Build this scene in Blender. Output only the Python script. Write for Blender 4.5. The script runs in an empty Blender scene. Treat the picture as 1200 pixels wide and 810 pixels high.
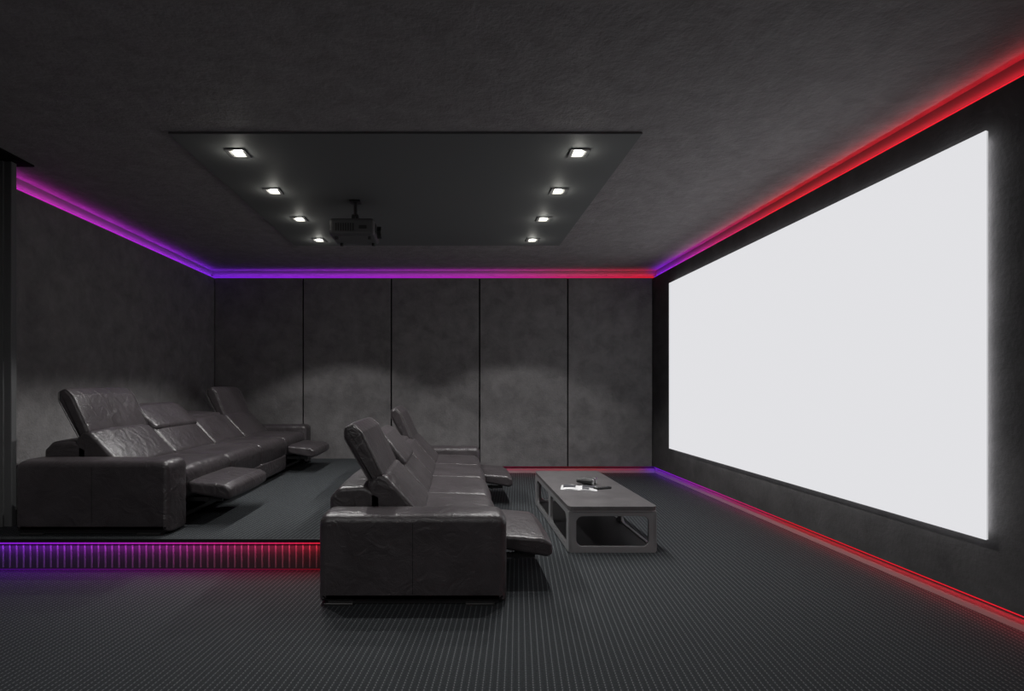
import bpy, bmesh, math, random
from mathutils import Vector, Matrix
random.seed(4)
S=bpy.context.scene
S.view_settings.view_transform='Standard'
S.view_settings.look='None'

# ---------------------------------------------------------------- helpers
def link(o,parent=None):
    S.collection.objects.link(o)
    if parent: o.parent=parent
    return o
def empty(name,loc=(0,0,0)):
    e=bpy.data.objects.new(name,None); e.empty_display_size=.1; e.location=loc
    return link(e)
def finish(name,bm,mats,parent=None,smooth=False,loc=(0,0,0)):
    bmesh.ops.recalc_face_normals(bm,faces=bm.faces)
    me=bpy.data.meshes.new(name); bm.to_mesh(me); bm.free()
    for m in (mats if isinstance(mats,(list,tuple)) else [mats]): me.materials.append(m)
    if smooth:
        for p in me.polygons: p.use_smooth=True
    o=bpy.data.objects.new(name,me); o.location=loc
    return link(o,parent)
def bbox(bm,x0,x1,y0,y1,z0,z1,mi=0,bev=0,seg=2):
    r=bmesh.ops.create_cube(bm,size=1)
    vs=r['verts']
    for v in vs:
        v.co=Vector((x0+(v.co.x+.5)*(x1-x0),y0+(v.co.y+.5)*(y1-y0),z0+(v.co.z+.5)*(z1-z0)))
    fs=list({f for v in vs for f in v.link_faces})
    for f in fs: f.material_index=mi
    if bev>0:
        es=list({e for v in vs for e in v.link_edges})
        rr=bmesh.ops.bevel(bm,geom=es,offset=bev,segments=seg,affect='EDGES',profile=.5)
        for f in rr['faces']: f.material_index=mi
def box(name,x0,x1,y0,y1,z0,z1,mat,parent=None,bev=0):
    bm=bmesh.new(); bbox(bm,x0,x1,y0,y1,z0,z1,0,bev); return finish(name,bm,mat,parent)
def cyl(bm,p,q,r,mi=0,seg=20,r2=None):
    p=Vector(p);q=Vector(q);d=q-p
    rr=bmesh.ops.create_cone(bm,cap_ends=True,segments=seg,radius1=r,radius2=r if r2 is None else r2,depth=d.length)
    M=Matrix.Translation((p+q)/2)@d.to_track_quat('Z','Y').to_matrix().to_4x4()
    bmesh.ops.transform(bm,matrix=M,verts=rr['verts'])
    for f in {f for v in rr['verts'] for f in v.link_faces}: f.material_index=mi
def fillet(poly,radii,n=5):
    out=[];N=len(poly)
    if not isinstance(radii,(list,tuple)): radii=[radii]*N
    for i in range(N):
        p=Vector(poly[i]);a=Vector(poly[i-1]);b=Vector(poly[(i+1)%N]);r=radii[i]
        u=(a-p);v=(b-p);lu,lv=u.length,v.length;u/=lu;v/=lv
        ang=u.angle(v)
        if r<=0 or ang>3.1: out.append(p);continue
        t=min(r/math.tan(ang/2),lu*.49,lv*.49);rr=t*math.tan(ang/2)
        c=p+(u+v).normalized()*(rr/math.sin(ang/2))
        s=p+u*t;e=p+v*t
        a0=math.atan2(s.y-c.y,s.x-c.x);a1=math.atan2(e.y-c.y,e.x-c.x)
        d=(a1-a0+math.pi)%(2*math.pi)-math.pi
        for k in range(n+1):
            a_=a0+d*k/n; out.append(Vector((c.x+rr*math.cos(a_),c.y+rr*math.sin(a_))))
    return out
def loft(name,poly,radii,y0,y1,r,bulge,mat,parent,n=5):
    """profile in x-z extruded along y with rounded ends and slight pillow bulge"""
    P=fillet(poly,radii,n)
    A=sum(P[i-1].x*P[i].y-P[i].x*P[i-1].y for i in range(len(P)))
    if A<0: P.reverse()
    N=len(P);nr=[]
    for i in range(N):
        e1=P[i]-P[i-1];e2=P[(i+1)%N]-P[i]
        n1=Vector((e1.y,-e1.x));n2=Vector((e2.y,-e2.x))
        if n1.length>1e-9:n1.normalize()
        if n2.length>1e-9:n2.normalize()
        nn=n1+n2
        nr.append(nn.normalized() if nn.length>1e-6 else n1)
    secs=[]
    for k in range(6):
        a=k/5*math.pi/2; secs.append((y0+r*(1-math.cos(a)),-r*(1-math.sin(a))))
    for k in range(1,10):
        t=k/10; secs.append((y0+r+(y1-y0-2*r)*t,bulge*(1-(2*t-1)**4)))
    for k in range(6):
        a=(5-k)/5*math.pi/2; secs.append((y1-r*(1-math.cos(a)),-r*(1-math.sin(a))))
    bm=bmesh.new();rings=[]
    for y,o in secs:
        rings.append([bm.verts.new((P[i].x+nr[i].x*o,y,P[i].y+nr[i].y*o)) for i in range(N)])
    for a,b in zip(rings,rings[1:]):
        for i in range(N):
            f=bm.faces.new((a[i-1],a[i],b[i],b[i-1]));f.smooth=True
    bm.faces.new(rings[0]);bm.faces.new(rings[-1])
    return finish(name,bm,mat,parent)

# ---------------------------------------------------------------- materials
def newmat(name):
    m=bpy.data.materials.new(name);m.use_nodes=True
    nt=m.node_tree;b=nt.nodes['Principled BSDF'];return m,nt,b
def simple(name,col,rough=.5,metal=0,spec=.5):
    m,nt,b=newmat(name)
    b.inputs['Base Color'].default_value=(*col,1);b.inputs['Roughness'].default_value=rough
    b.inputs['Metallic'].default_value=metal;b.inputs['Specular IOR Level'].default_value=spec
    return m
def noise(nt,scale,detail=4,rough=.5,vec=None,dist=0):
    n=nt.nodes.new('ShaderNodeTexNoise');n.inputs['Scale'].default_value=scale
    n.inputs['Detail'].default_value=detail;n.inputs['Roughness'].default_value=rough
    n.inputs['Distortion'].default_value=dist
    if vec: nt.links.new(vec,n.inputs['Vector'])
    return n
def ramp(nt,fac,stops):
    r=nt.nodes.new('ShaderNodeValToRGB');nt.links.new(fac,r.inputs[0])
    e=r.color_ramp.elements
    while len(e)<len(stops): e.new(.5)
    for i,(p,c) in enumerate(stops):
        e[i].position=p;e[i].color=(*c,1) if len(c)==3 else c
    return r
def mottled(name,c1,c2,scale=2.2,rough=.75,bump=.25,bscale=60,spec=.3,dist=.6,lo=.3,hi=.7):
    m,nt,b=newmat(name)
    g=nt.nodes.new('ShaderNodeNewGeometry').outputs['Position']
    n=noise(nt,scale,8,.68,g,dist)
    r=ramp(nt,n.outputs[0],[(lo,c1),(hi,c2)])
    nt.links.new(r.outputs[0],b.inputs['Base Color'])
    b.inputs['Roughness'].default_value=rough;b.inputs['Specular IOR Level'].default_value=spec
    n2=noise(nt,bscale,5,.6,g)
    bp=nt.nodes.new('ShaderNodeBump');bp.inputs['Strength'].default_value=bump;bp.inputs['Distance'].default_value=.02
    nt.links.new(n2.outputs[0],bp.inputs['Height']);nt.links.new(bp.outputs[0],b.inputs['Normal'])
    return m
M_wall=mottled('suede_plaster_wall',(.135,.130,.131),(.215,.208,.209),5,.8,.4,40,dist=.3,lo=.34,hi=.68)
M_ceil=mottled('stucco_ceiling',(.230,.215,.218),(.310,.292,.296),7,.75,.45,30,.35,lo=.36,hi=.66)
M_panel=simple('ceiling_panel_paint',(.155,.160,.160),.65,0,.25)
M_black=simple('black_plastic',(.012,.012,.013),.4)
M_dark=simple('dark_gap',(.006,.006,.006),.9,0,.1)
M_base=simple('baseboard_paint',(.25,.24,.24),.6)
M_cove=simple('cove_paint',(.19,.18,.18),.7)
M_steel=simple('brushed_steel',(.42,.42,.43),.35,.9)
M_foot=simple('dark_chrome',(.10,.10,.10),.3,.8)
M_chrome=simple('chrome',(.6,.6,.6),.2,1)
M_proj=simple('projector_shell',(.09,.09,.095),.35)
M_tframe=simple('table_frame_metal',(.27,.27,.275),.38,.15)
M_ttop=mottled('table_top_stone',(.085,.080,.082),(.135,.128,.131),6,.4,.05,60,.5)

def leather():
    m,nt,b=newmat('dark_leather')
    tc=nt.nodes.new('ShaderNodeNewGeometry').outputs['Position']
    n=noise(nt,4,6,.6,tc,.5)
    r=ramp(nt,n.outputs[0],[(.3,(.032,.027,.029)),(.72,(.056,.049,.053))])
    nt.links.new(r.outputs[0],b.inputs['Base Color'])
    b.inputs['Roughness'].default_value=.37;b.inputs['Specular IOR Level'].default_value=.6
    v=nt.nodes.new('ShaderNodeTexVoronoi');v.inputs['Scale'].default_value=180;nt.links.new(tc,v.inputs['Vector'])
    n2=noise(nt,9,3,.5,tc,1.2)
    mx=nt.nodes.new('ShaderNodeMath');mx.operation='MULTIPLY_ADD';mx.inputs[1].default_value=.08
    nt.links.new(v.outputs[0],mx.inputs[0]);nt.links.new(n2.outputs[0],mx.inputs[2])
    bp=nt.nodes.new('ShaderNodeBump');bp.inputs['Strength'].default_value=.5;bp.inputs['Distance'].default_value=.02
    nt.links.new(mx.outputs[0],bp.inputs['Height']);nt.links.new(bp.outputs[0],b.inputs['Normal'])
    return m
M_leather=leather()
M_pipe=simple('leather_piping',(.085,.078,.08),.4)

def carpet():
    m,nt,b=newmat('woven_carpet')
    g=nt.nodes.new('ShaderNodeNewGeometry')
    sp=nt.nodes.new('ShaderNodeSeparateXYZ');nt.links.new(g.outputs['Position'],sp.inputs[0])
    def mt(op,a,bv=None,c=None):
        n=nt.nodes.new('ShaderNodeMath');n.operation=op
        for i,x in enumerate((a,bv,c)):
            if x is None: continue
            if isinstance(x,(int,float)): n.inputs[i].default_value=x
            else: nt.links.new(x,n.inputs[i])
        return n.outputs[0]
    X,Y=sp.outputs[0],sp.outputs[1]
    Xs=mt('MULTIPLY_ADD',Y,-.12,X)
    fu=mt('FRACT',mt('DIVIDE',Xs,.031)); fv=mt('FRACT',mt('DIVIDE',Y,.019))
    dash=mt('MULTIPLY',mt('LESS_THAN',fu,.14),mt('LESS_THAN',fv,.55))
    row=mt('LESS_THAN',mt('ABSOLUTE',mt('SUBTRACT',fu,.6)),.25)
    nz=noise(nt,120,2,.5,g.outputs['Position'])
    base=ramp(nt,nz.outputs[0],[(.3,(.020,.023,.025)),(.7,(.042,.047,.051))])
    m1=nt.nodes.new('ShaderNodeMix');m1.data_type='RGBA';m1.inputs['B'].default_value=(.020,.022,.024,1)
    nt.links.new(mt('MULTIPLY',row,.5),m1.inputs['Factor']);nt.links.new(base.outputs[0],m1.inputs['A'])
    mx=nt.nodes.new('ShaderNodeMix');mx.data_type='RGBA'
    nt.links.new(dash,mx.inputs['Factor']);nt.links.new(m1.outputs['Result'],mx.inputs['A']);mx.inputs['B'].default_value=(.135,.142,.148,1)
    nt.links.new(mx.outputs['Result'],b.inputs['Base Color'])
    b.inputs['Roughness'].default_value=.9;b.inputs['Specular IOR Level'].default_value=.15
    bp=nt.nodes.new('ShaderNodeBump');bp.inputs['Strength'].default_value=.4;bp.inputs['Distance'].default_value=.01
    nt.links.new(nz.outputs[0],bp.inputs['Height']);nt.links.new(bp.outputs[0],b.inputs['Normal'])
    return m
M_carpet=carpet()

def emis(name,col,st):
    m=bpy.data.materials.new(name);m.use_nodes=True;nt=m.node_tree;nt.nodes.clear()
    e=nt.nodes.new('ShaderNodeEmission');e.inputs[0].default_value=(*col,1);e.inputs[1].default_value=st
    o=nt.nodes.new('ShaderNodeOutputMaterial');nt.links.new(e.outputs[0],o.inputs[0]);return m
def led_nodes(nt,axis,a,b,stops,st,out):
    nt.nodes.clear()
    g=nt.nodes.new('ShaderNodeNewGeometry');sp=nt.nodes.new('ShaderNodeSeparateXYZ')
    nt.links.new(g.outputs['Position'],sp.inputs[0])
    mr=nt.nodes.new('ShaderNodeMapRange');mr.inputs['From Min'].default_value=a;mr.inputs['From Max'].default_value=b
    nt.links.new(sp.outputs[axis],mr.inputs[0])
    r=ramp(nt,mr.outputs[0],stops)
    e=nt.nodes.new('ShaderNodeEmission');e.inputs[1].default_value=st
    nt.links.new(r.outputs[0],e.inputs[0])
    o=nt.nodes.new(out);nt.links.new(e.outputs[0],o.inputs[0])
def led(name,axis,a,b,stops,st):
    m=bpy.data.materials.new(name);m.use_nodes=True
    led_nodes(m.node_tree,axis,a,b,stops,st,'ShaderNodeOutputMaterial');return m
VIO=(.20,.015,.80);PUR=(.34,.015,.66);MAG=(.48,.02,.42);PNK=(.60,.02,.15);RED=(.72,.015,.03)

NT=[1]
def led_run(axis,a,b,fixed,z,stops,ga,gb,st,size,watts,direction,seg,wid):
    """LED tape (emissive bar) between a..b along axis plus one long linear lamp with the same colour gradient"""
    name=f'led_strip_{NT[0]}';NT[0]+=1  # each of these objects is a lit LED strip, not room moulding
    f0,f1=fixed
    mat=led('led_tape_'+name,axis,ga,gb,stops,st)
    o=box(name,*( (a,b,f0,f1) if axis==0 else (f0,f1,a,b)),z,z+size,mat)
    n=seg;L=(b-a)/max(1,n)
    for i in range(n):
        c=a+L*(i+.5)
        li=bpy.data.lights.new('led_light','AREA');li.shape='RECTANGLE';li.size=L;li.size_y=wid
        li.energy=watts*L;li.color=(1,1,1);li.use_nodes=True
        led_nodes(li.node_tree,axis,ga,gb,stops,1.0,'ShaderNodeOutputLight')
        lo=bpy.data.objects.new('led_light',li)
        d=Vector(direction).normalized();xa=Vector((1,0,0)) if axis==0 else Vector((0,1,0))
        zz=-d;yy=zz.cross(xa).normalized()
        R=Matrix((xa,yy,zz)).transposed().to_4x4()
        fm=(f0+f1)/2
        p=Vector((c,fm,z+size/2) if axis==0 else (fm,c,z+size/2))+d*(size*.5+.012)
        lo.matrix_world=Matrix.Translation(p)@R
        link(lo,o)
    return o

# ---------------------------------------------------------------- room
XL,XR,YB,YN=-3.57,2.94,7.85,-2.2
G=.06; ZC=3.02; ZT=2.90; ZB=.10
box('floor',XL-.3,XR+.3,YN-.2,YB+.3,-.1,0,M_carpet)
box('ceiling',XL-.3,XR+.3,YN-.2,YB+.3,ZC,ZC+.1,M_ceil)
box('wall_near',XL-.3,XR+.3,YN-.2,YN,0,ZC,M_wall)
bm=bmesh.new()
bbox(bm,XL-G,XR+G,YB+G,YB+.3,0,ZT-.01,0)
bbox(bm,XL-G,XR+G,YB+G,YB+.3,ZT-.01,ZC,2)
seams=[XL]+[(p-533)/79 for p in (355,458.5,562,665.5)]+[XR]
for a,b in zip(seams,seams[1:]):
    bbox(bm,a+.010,b-.010,YB,YB+G+.01,ZB,ZT,0,.006,2)
bbox(bm,XL,XR,YB+.035,YB+G+.005,ZB+.002,ZT-.002,1)
finish('wall_back',bm,[M_wall,M_dark,M_cove])
bm=bmesh.new()
bbox(bm,XR+G,XR+.3,YN-.2,YB+.3,0,ZT-.01,0);bbox(bm,XR+G,XR+.3,YN-.2,YB+.3,ZT-.01,ZC,1)
bbox(bm,XR,XR+G+.01,YN,YB+G,ZB,ZT,2,.004)
M_wallr=mottled('suede_screen_wall',(.058,.056,.057),(.090,.087,.088),4,.85,.15,40,.2,.4,.34,.68)
finish('wall_right',bm,[M_wall,M_cove,M_wallr])
bm=bmesh.new()
bbox(bm,XL-.3,XL-G,YN-.2,YB+.3,0,ZT-.01,0);bbox(bm,XL-.3,XL-G,YN-.2,YB+.3,ZT-.01,ZC,1)
bbox(bm,XL-G-.01,XL,YN,YB+G,ZB,ZT,0,.004)
finish('wall_left',bm,[M_wall,M_cove])
bm=bmesh.new(); bbox(bm,XL-.05,-3.385,4.04,4.09,0,ZC,0,.006); bbox(bm,-3.46,-3.44,4.025,4.04,0,ZC,0)
bbox(bm,XL-.05,-3.29,3.80,4.14,ZC-.012,ZC,1)
finish('wall_left_pilaster',bm,[simple('pilaster_paint',(.10,.102,.104),.6),M_dark])

SB=[(0,VIO),(.3,PUR),(.62,MAG),(.8,PNK),(1,RED)]
SR=[(0,RED),(.40,RED),(.62,PNK),(.78,MAG),(.88,PUR),(1,VIO)]
SL=[(0,MAG),(.35,MAG),(.7,PUR),(1,VIO)]
zt=ZT+.004;W_=1.0
led_run(0,XL-G+.02,XR+G-.02,(YB+G-.035,YB+G-.02),zt,SB,XL,XR,.85,.022,W_,(0,.25,1),1,.012)
led_run(1,YN,YB+G-.04,(XR+G-.035,XR+G-.02),zt,SR,3,YB,1.15,.015,W_,(.25,0,1),1,.012)
led_run(1,4.14,YB+G-.04,(XL-G+.02,XL-G+.035),zt,SL,3,YB,1.1,.017,W_,(-.25,0,1),1,.012)
zb0,zb1=.072,.088
led_run(0,-.85,XR+G-.03,(YB+G-.03,YB+G-.018),.082,[(0,PNK),(.7,RED),(.93,PNK),(1,VIO)],0,XR,.16,.010,.5,(0,-.3,-1),1,.01)
led_run(1,YN,YB+G-.03,(XR+G-.03,XR+G-.018),.082,[(0,RED),(.4,RED),(.55,PNK),(.72,MAG),(.84,PUR),(1,VIO)],2.6,YB,1.05,.009,.8,(-.3,0,-1),1,.01)
box('baseboard_right',XR+G-.012,XR+G,YN,YB+G,0,zb0,M_base)
box('baseboard_back',-.85,XR+G-.012,YB+G-.012,YB+G,0,zb0,M_base)

# platform with riser
PX=-.89;PY=3.70;PZ=.22
bm=bmesh.new()
bbox(bm,XL-G,PX,PY+.03,YB+G,0,PZ-.02,1)
bbox(bm,XL-G,PX+.01,PY-.0,YB+G,PZ-.02,PZ,0)
x=XL
while x<PX-.02:
    bbox(bm,x,x+.010,PY+.022,PY+.033,0.012,PZ-.02,2,.003,1); x+=.048
y=PY+.05
while y<YB:
    bbox(bm,PX-.005,PX+.006,y,y+.012,0.0,PZ-.02,2); y+=.048
M_rib=simple('riser_rib',(.15,.15,.155),.6)
M_riser=simple('riser_carpet',(.034,.034,.036),.8)
finish('platform_floor',bm,[M_carpet,M_riser,M_rib])
RS=[(0,VIO),(.3,PUR),(.55,MAG),(.78,PNK),(1,RED)]
box('led_strip_20',XL,PX+.015,PY-.012,PY,PZ-.012,PZ+.004,M_black)
led_run(0,XL,PX,(PY+.0,PY+.010),PZ-.032,RS,XL,PX,.85,.007,2.2,(0,-.1,-1),1,.01)
led_run(0,XL,PX,(PY+.018,PY+.024),.002,RS,XL,PX,.22,.004,1.0,(0,-1,.05),0,.006)

# ---------------------------------------------------------------- sofas
def sofa(x_back,W,y0,L,z0,tilts,rests):
    E=empty('reclining_sofa',(x_back,y0,z0))
    k=W/1.10; q=lambda pts:[(a*k,b) for a,b in pts]
    arm=.27; sw=(L-2*arm)/4
    for i,(ya,yb) in enumerate(((0,arm),(L-arm,L))):
        loft(f'arm_{i+1}',q([(0,.02),(1.10,.02),(1.10,.535),(0,.535)]),[.02,.02,.06,.06],ya,yb,.045,.006,M_leather,E)
        for u in (.10,.93):
            box(f'foot_{i+1}',(u-.07)*k,(u+.10)*k,ya+.01,yb-.03,0,.014,M_foot,E,.003)
        box(f'arm_plinth_{i+1}',.05,1.05*k,ya+.03,yb-.03,0.006,.06,M_black,E)
        yy=ya if i==0 else yb
        sgn=-1 if i==0 else 1
        box(f'arm_seam_{i+1}',.5488*k,.5508*k,min(yy-sgn*.004,yy+sgn*.0012),max(yy-sgn*.004,yy+sgn*.0012),.07,.49,M_dark,E)
    box('base_frame',.06*k,1.03*k,arm-.02,L-arm+.02,.05,.30,M_black,E)
    for s in range(4):
        a=arm+s*sw+.004;b=a+sw-.008
        loft(f'seat_{s+1}',q([(.42,.20),(1.07,.20),(1.09,.445),(.42,.465)]),[.03,.04,.075,.03],a,b,.03,.012,M_leather,E)
        if s in rests:
            loft(f'front_{s+1}',q([(.9,.06),(1.03,.06),(1.03,.26),(.9,.26)]),.02,a,b,.01,0,M_black,E)
            loft(f'footrest_{s+1}',[(1.08*k,.34),(1.10*k,.245),(1.10*k+.29,.195),(1.10*k+.325,.215),(1.10*k+.32,.285),(1.10*k+.27,.315)],[.02,.02,.03,.03,.03,.03],a+.01,b-.01,.025,.008,M_leather,E)
            bm=bmesh.new()
            for yy in (a+.1,b-.1):
                bbox(bm,.95*k,1.10*k+.22,yy-.012,yy+.012,.17,.20,0)
                cyl(bm,(1.10*k+.10,yy-.02,.185),(1.10*k+.10,yy+.02,.185),.022)
                cyl(bm,(1.10*k+.20,yy-.02,.205),(1.10*k+.20,yy+.02,.205),.018)
            finish(f'recline_mechanism_{s+1}',bm,M_black,E)
        else:
            loft(f'front_{s+1}',q([(.95,.06),(1.085,.06),(1.085,.24),(.95,.24)]),.025,a,b,.02,.004,M_leather,E)
        loft(f'back_shell_{s+1}',q([(.0,.06),(.34,.06),(.34,.60),(.22,.655),(.06,.645),(.0,.58)]),[.03,.02,.03,.04,.05,.04],a,b,.03,.006,M_leather,E)
        loft(f'back_cushion_{s+1}',q([(.42,.36),(.60,.42),(.585,.475),(.36,.715),(.30,.735),(.24,.665),(.24,.50)]),[.02,.03,.05,.05,.03,.03,.02],a,b,.03,.014,M_leather,E)
        t=math.radians(tilts[s]); d=Vector((-math.sin(t),math.cos(t)));n=Vector((math.cos(t),math.sin(t)))
        c=Vector((.30*k,.685)); H=.40; back=.045
        if tilts[s]>60: c=Vector((.30*k,.70))
        elif tilts[s]>35: c=Vector((.385*k,.655));H=.35;back=.10
        pts=[c-n*back,c+n*.055,c+n*.065+d*(H*.8),c+n*.035+d*H,c-n*.03+d*H,c-n*.06+d*(H*.85)]
        loft(f'headrest_{s+1}',[tuple(p) for p in pts],[.02,.03,.04,.03,.025,.03],a+.006,b-.006,.03,.008,M_leather,E)
        if tilts[s]<35:
            for yy in (a+.012,b-.012):
                P=fillet([tuple(p) for p in pts],[.02,.03,.04,.03,.025,.03],4)
                cu=bpy.data.curves.new('headrest_piping','CURVE');cu.dimensions='3D';cu.bevel_depth=.0028
                sp=cu.splines.new('POLY');sp.points.add(len(P)-1)
                cen=sum(P,Vector((0,0)))/len(P)
                for i,p in enumerate(P):
                    pp=p+(cen-p).normalized()*.006
                    sp.points[i].co=(pp.x,yy,pp.y,1)
                sp.use_cyclic_u=True;cu.materials.append(M_pipe)
                link(bpy.data.objects.new(f'headrest_piping_{s+1}',cu),E)
    return E
sofa(-.80,1.105,3.10,3.68,0,[28,42,84,26],(0,3))
sofa(-3.16,1.115,3.79,3.76,PZ,[26,50,88,24],(0,3))

# ---------------------------------------------------------------- coffee table
T=empty('coffee_table',(0,0,0))
tx0,tx1,ty0,ty1,th=.88,1.57,4.09,5.82,.36
def prism(name,poly,rad,z0,z1,mat,parent,n=6):
    P=fillet(poly,rad,n);bm=bmesh.new()
    a=[bm.verts.new((p.x,p.y,z0)) for p in P];b=[bm.verts.new((p.x,p.y,z1)) for p in P]
    for i in range(len(P)): bm.faces.new((a[i-1],a[i],b[i],b[i-1]))
    bm.faces.new(a);bm.faces.new(b)
    return finish(name,bm,mat,parent)
prism('top',[(tx0,ty0),(tx1,ty0),(tx1,ty1),(tx0,ty1)],.05,th-.03,th,M_ttop,T)
prism('top_rim',[(tx0+.004,ty0+.004),(tx1-.004,ty0+.004),(tx1-.004,ty1-.004),(tx0+.004,ty1-.004)],.05,th-.042,th-.03,M_tframe,T)
def ring(name,outer,ro,inners,ri,mapf,t,mat,parent):
    cu=bpy.data.curves.new(name,'CURVE');cu.dimensions='2D';cu.fill_mode='BOTH';cu.extrude=t/2
    cu.bevel_depth=.003
    for poly,r in [(outer,ro)]+[(i,ri) for i in inners]:
        P=fillet(poly,r,8);sp=cu.splines.new('POLY');sp.points.add(len(P)-1)
        for i,p in enumerate(P): sp.points[i].co=(p.x,p.y,0,1)
        sp.use_cyclic_u=True
    cu.materials.append(mat)
    o=bpy.data.objects.new(name,cu);o.matrix_world=mapf;link(o,parent);return o
R=lambda x0,x1,y0,y1:[(x0,y0),(x1,y0),(x1,y1),(x0,y1)]
rx=Matrix.Rotation(math.pi/2,4,'X')
w=tx1-tx0;l=ty1-ty0
for i,yy in enumerate((ty0+.03,ty1-.03)):
    ring(f'end_frame_{i+1}',R(0,w-.01,0,th-.04),[.02,.02,.01,.01],[R(.055,w-.065,.045,th-.075)],.055,Matrix.Translation((tx0+.005,yy,0))@rx,.02,M_tframe,T)
rz=Matrix.Rotation(math.pi/2,4,'Z')@rx
for i,xx in enumerate((tx0+.018,tx1-.018)):
    ring(f'side_frame_{i+1}',R(0,l-.04,0,th-.04),[.02,.02,.01,.01],[R(.09,l/2-.06,.035,th-.075),R(l/2+.02,l-.13,.035,th-.075)],.06,Matrix.Translation((xx,ty0+.02,0))@rz,.02,M_tframe,T)
box('lower_shelf',tx0+.03,tx1-.03,ty0+.04,ty1-.04,.005,.03,M_black,T)

# items on table
M_paper=mottled('printed_page',(.55,.55,.56),(.75,.75,.75),22,.6,0,10)
mg=empty('open_magazine',(1.13,4.82,th));mg.rotation_euler=(0,0,math.radians(-14))
for i,sx in enumerate((-1,1)):
    bm=bmesh.new();n=10;rows=[]
    for j in range(n+1):
        t=j/n;x=sx*t*.16;z=.004+.012*math.sin(math.pi*min(1,t*1.1))*(1-t*.5)
        rows.append([bm.verts.new((x,yy,zz)) for yy,zz in ((-.11,0.001),(-.11,z),(.11,z),(.11,0.001))])
    for a,b in zip(rows,rows[1:]):
        for q_ in range(4): bm.faces.new((a[q_],a[(q_+1)%4],b[(q_+1)%4],b[q_]))
    bm.faces.new(rows[0]);bm.faces.new(rows[-1])
    finish(f'page_{i+1}',bm,M_paper,mg)
for i,(x0,x1,y0,y1) in enumerate(((-.14,-.03,-.02,.08),(.03,.14,.0,.09),(.03,.09,-.09,-.03))):
    box(f'print_{i+1}',x0,x1,y0,y1,.0135,.0165,simple('print_ink',(.06,.06,.07),.5),mg)
bn=empty('binoculars',(1.25,5.02,th));bn.rotation_euler=(0,0,math.radians(60))
bm=bmesh.new()
for s in (-1,1):
    cyl(bm,(s*.045,-.075,.036),(s*.04,.03,.036),.034,0,20,.026);cyl(bm,(s*.04,.03,.036),(s*.034,.08,.036),.02)
    cyl(bm,(s*.045,-.079,.036),(s*.045,-.075,.036),.030,1)
bbox(bm,-.03,.03,-.02,.03,.028,.046,0,.004)
cyl(bm,(0,.0,.045),(0,.04,.045),.011,1)
finish('binocular_body',bm,[M_black,M_chrome],bn)
rc=empty('remote_control',(1.34,4.80,th));rc.rotation_euler=(0,0,math.radians(-70))
bm=bmesh.new();bbox(bm,-.022,.022,-.085,.085,0,.018,0,.006,3)
for a in range(3):
    for b in range(6): bbox(bm,-.014+a*.011,-.008+a*.011,-.065+b*.02,-.057+b*.02,.017,.020,1)
finish('remote_body',bm,[M_black,M_steel],rc)

# ---------------------------------------------------------------- screen
sy0=2.94*620/632;sy1=2.94*620/255
zs=lambda py,y:1.29-(py-453)/620*y
szT=zs(153,sy0);szB=zs(633,sy0)
scr=empty('projection_screen')
box('screen_surface',XR-.046,XR-.040,sy0,sy1,szB,szT,emis('screen_light',(.97,.97,1.0),.78),scr)
box('screen_glow_slab',XR-.040,XR-.030,sy0+.002,sy1-.002,szB+.002,szT-.002,emis('screen_edge_glow',(.97,.97,1.0),.5),scr)  # added emissive slab, makes the screen edge glow; holds nothing
box('screen_halo_emitter',XR-.029,XR-.006,sy0+.035,sy1-.035,szB+.035,szT-.035,emis('screen_halo_emitter',(.97,.97,1.0),7),scr)  # added hidden emitter for the soft halo on the wall around the screen
box('screen_bracket',XR-.030,XR,sy0+.3,sy1-.3,szB+.3,szT-.3,M_black,scr)

# ---------------------------------------------------------------- ceiling panel and lights
pz=3.005;hh=pz-1.29
py0=hh*620/296;py1=hh*620/165
bm=bmesh.new()
bbox(bm,-336/296*hh,220/296*hh,py0,py1,pz,ZC,0,.002,1)
finish('ceiling_panel',bm,M_panel)
M_glow=emis('downlight_lamp',(1,.97,.80),6)
def downlight(x,y,z,energy,blend):
    bm=bmesh.new();o=.070;i=.038
    for (a,b,c,d) in ((-o,o,-o,-i-.01),(-o,o,i+.01,o),(-o,-i-.01,-i-.01,i+.01),(i+.01,o,-i-.01,i+.01)):
        bbox(bm,a,b,c,d,-.010,0,0)
    bbox(bm,-i,i,-i,i,-.004,0,1)
    ob=finish('ceiling_downlight',bm,[M_steel,M_glow],None,loc=(x,y,z))
    L=bpy.data.lights.new('downlight_spot','SPOT');L.energy=energy;L.spot_size=math.radians(105);L.spot_blend=blend
    L.color=(1,.985,.97);L.shadow_soft_size=.03
    lo=bpy.data.objects.new('spot',L);lo.location=(0,0,-.03);link(lo,ob)
    P=bpy.data.lights.new('downlight_spill','POINT');P.energy=energy*.009;P.color=(1,.985,.90);P.shadow_soft_size=.03
    po=bpy.data.objects.new('spill',P);po.location=(0,0,-.05);link(po,ob)
for py in (179,223.7,256.5,281):
    y=hh*620/(453-py)
    for x in (-254/274*hh,145/274*hh): downlight(x,y,pz,72,.22)
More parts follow.
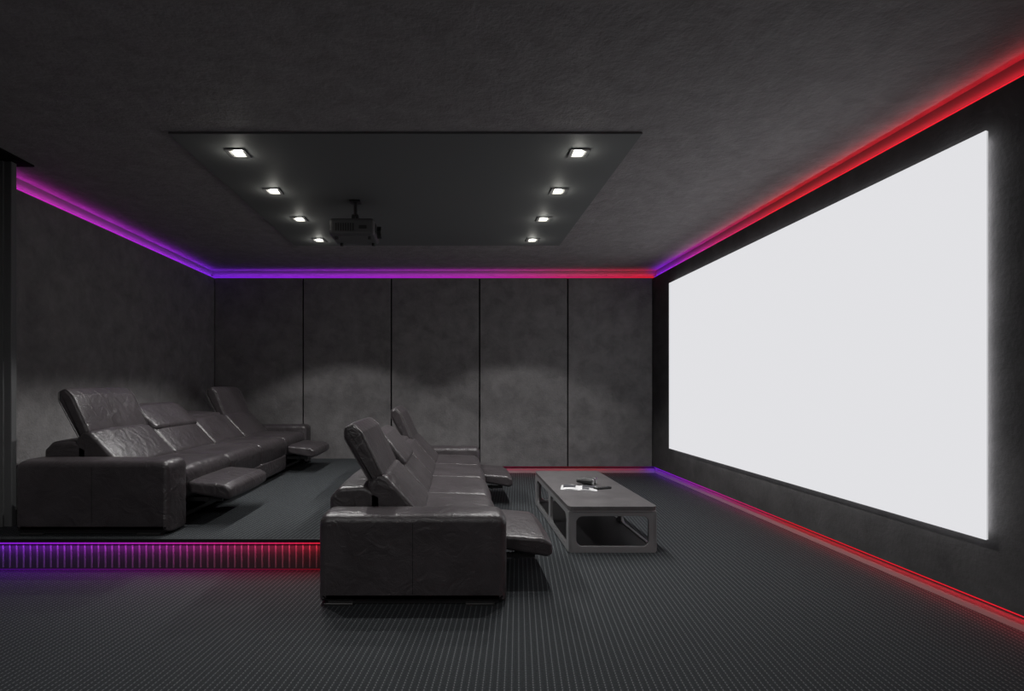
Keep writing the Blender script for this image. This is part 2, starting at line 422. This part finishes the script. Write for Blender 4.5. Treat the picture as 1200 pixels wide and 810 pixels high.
def softbox(x,y,sx,sy,e,col=(1,.985,.98)):  # added fill light behind the camera, out of view, with a plain box
    bm=bmesh.new();bbox(bm,-sx/2-.03,sx/2+.03,-sy/2-.03,sy/2+.03,-.03,0,0,.004)
    ob=finish('fill_light_box',bm,M_steel,None,loc=(x,y,ZC))
    L=bpy.data.lights.new('fill_lamp','AREA');L.shape='RECTANGLE';L.size=sx;L.size_y=sy;L.energy=e;L.color=col
    lo=bpy.data.objects.new('lamp',L);lo.location=(0,0,-.035);link(lo,ob)
softbox(-1.6,-.9,1.2,.9,54);softbox(1.2,-.9,1.2,.9,26)

# ---------------------------------------------------------------- projector
pr=empty('ceiling_projector',(-.92,4.9,.045))
bm=bmesh.new()
bbox(bm,-.21,.20,-.16,.17,2.60,2.76,0,.03,4)
cyl(bm,(.19,.04,2.68),(.235,.04,2.68),.055,1,28);cyl(bm,(.23,.04,2.68),(.238,.04,2.68),.042,2,28)
for i in range(8): bbox(bm,-.15+i*.022,-.14+i*.022,-.164,-.158,2.64,2.71,1)
for i in range(5): bbox(bm,.198,.204,-.13,-.05,2.64+i*.017,2.648+i*.017,1)
bbox(bm,.06,.13,-.163,-.158,2.66,2.69,1)
for sx in (-.15,.15):
    for sy in (-.11,.11): cyl(bm,(sx,sy,2.575),(sx,sy,2.60),.016,1)
finish('projector_body',bm,[M_proj,M_black,M_chrome],pr,False)
bm=bmesh.new()
cyl(bm,(0,0,2.78),(0,0,2.95),.016);bbox(bm,-.05,.05,-.05,.05,2.945,2.96,0,.004)
bbox(bm,-.10,.10,-.012,.012,2.775,2.79,0);bbox(bm,-.012,.012,-.10,.10,2.775,2.79,0)
bbox(bm,-.03,.03,-.03,.03,2.77,2.83,0,.005)
for s in (-1,1): bbox(bm,s*.10-.006,s*.10+.006,-.015,.015,2.74,2.79,0);bbox(bm,-.015,.015,s*.10-.006,s*.10+.006,2.74,2.79,0)
finish('projector_mount',bm,M_black,pr)

# ---------------------------------------------------------------- camera
w=bpy.data.worlds.new('w');S.world=w;w.use_nodes=True;w.node_tree.nodes['Background'].inputs[0].default_value=(0,0,0,1)
c=bpy.data.cameras.new('camera');c.sensor_width=36;c.lens=620/1200*36
c.shift_x=67/1200;c.shift_y=48/1200
co=bpy.data.objects.new('camera',c);co.location=(0,0,1.29);co.rotation_euler=(math.pi/2,0,0);link(co);S.camera=co
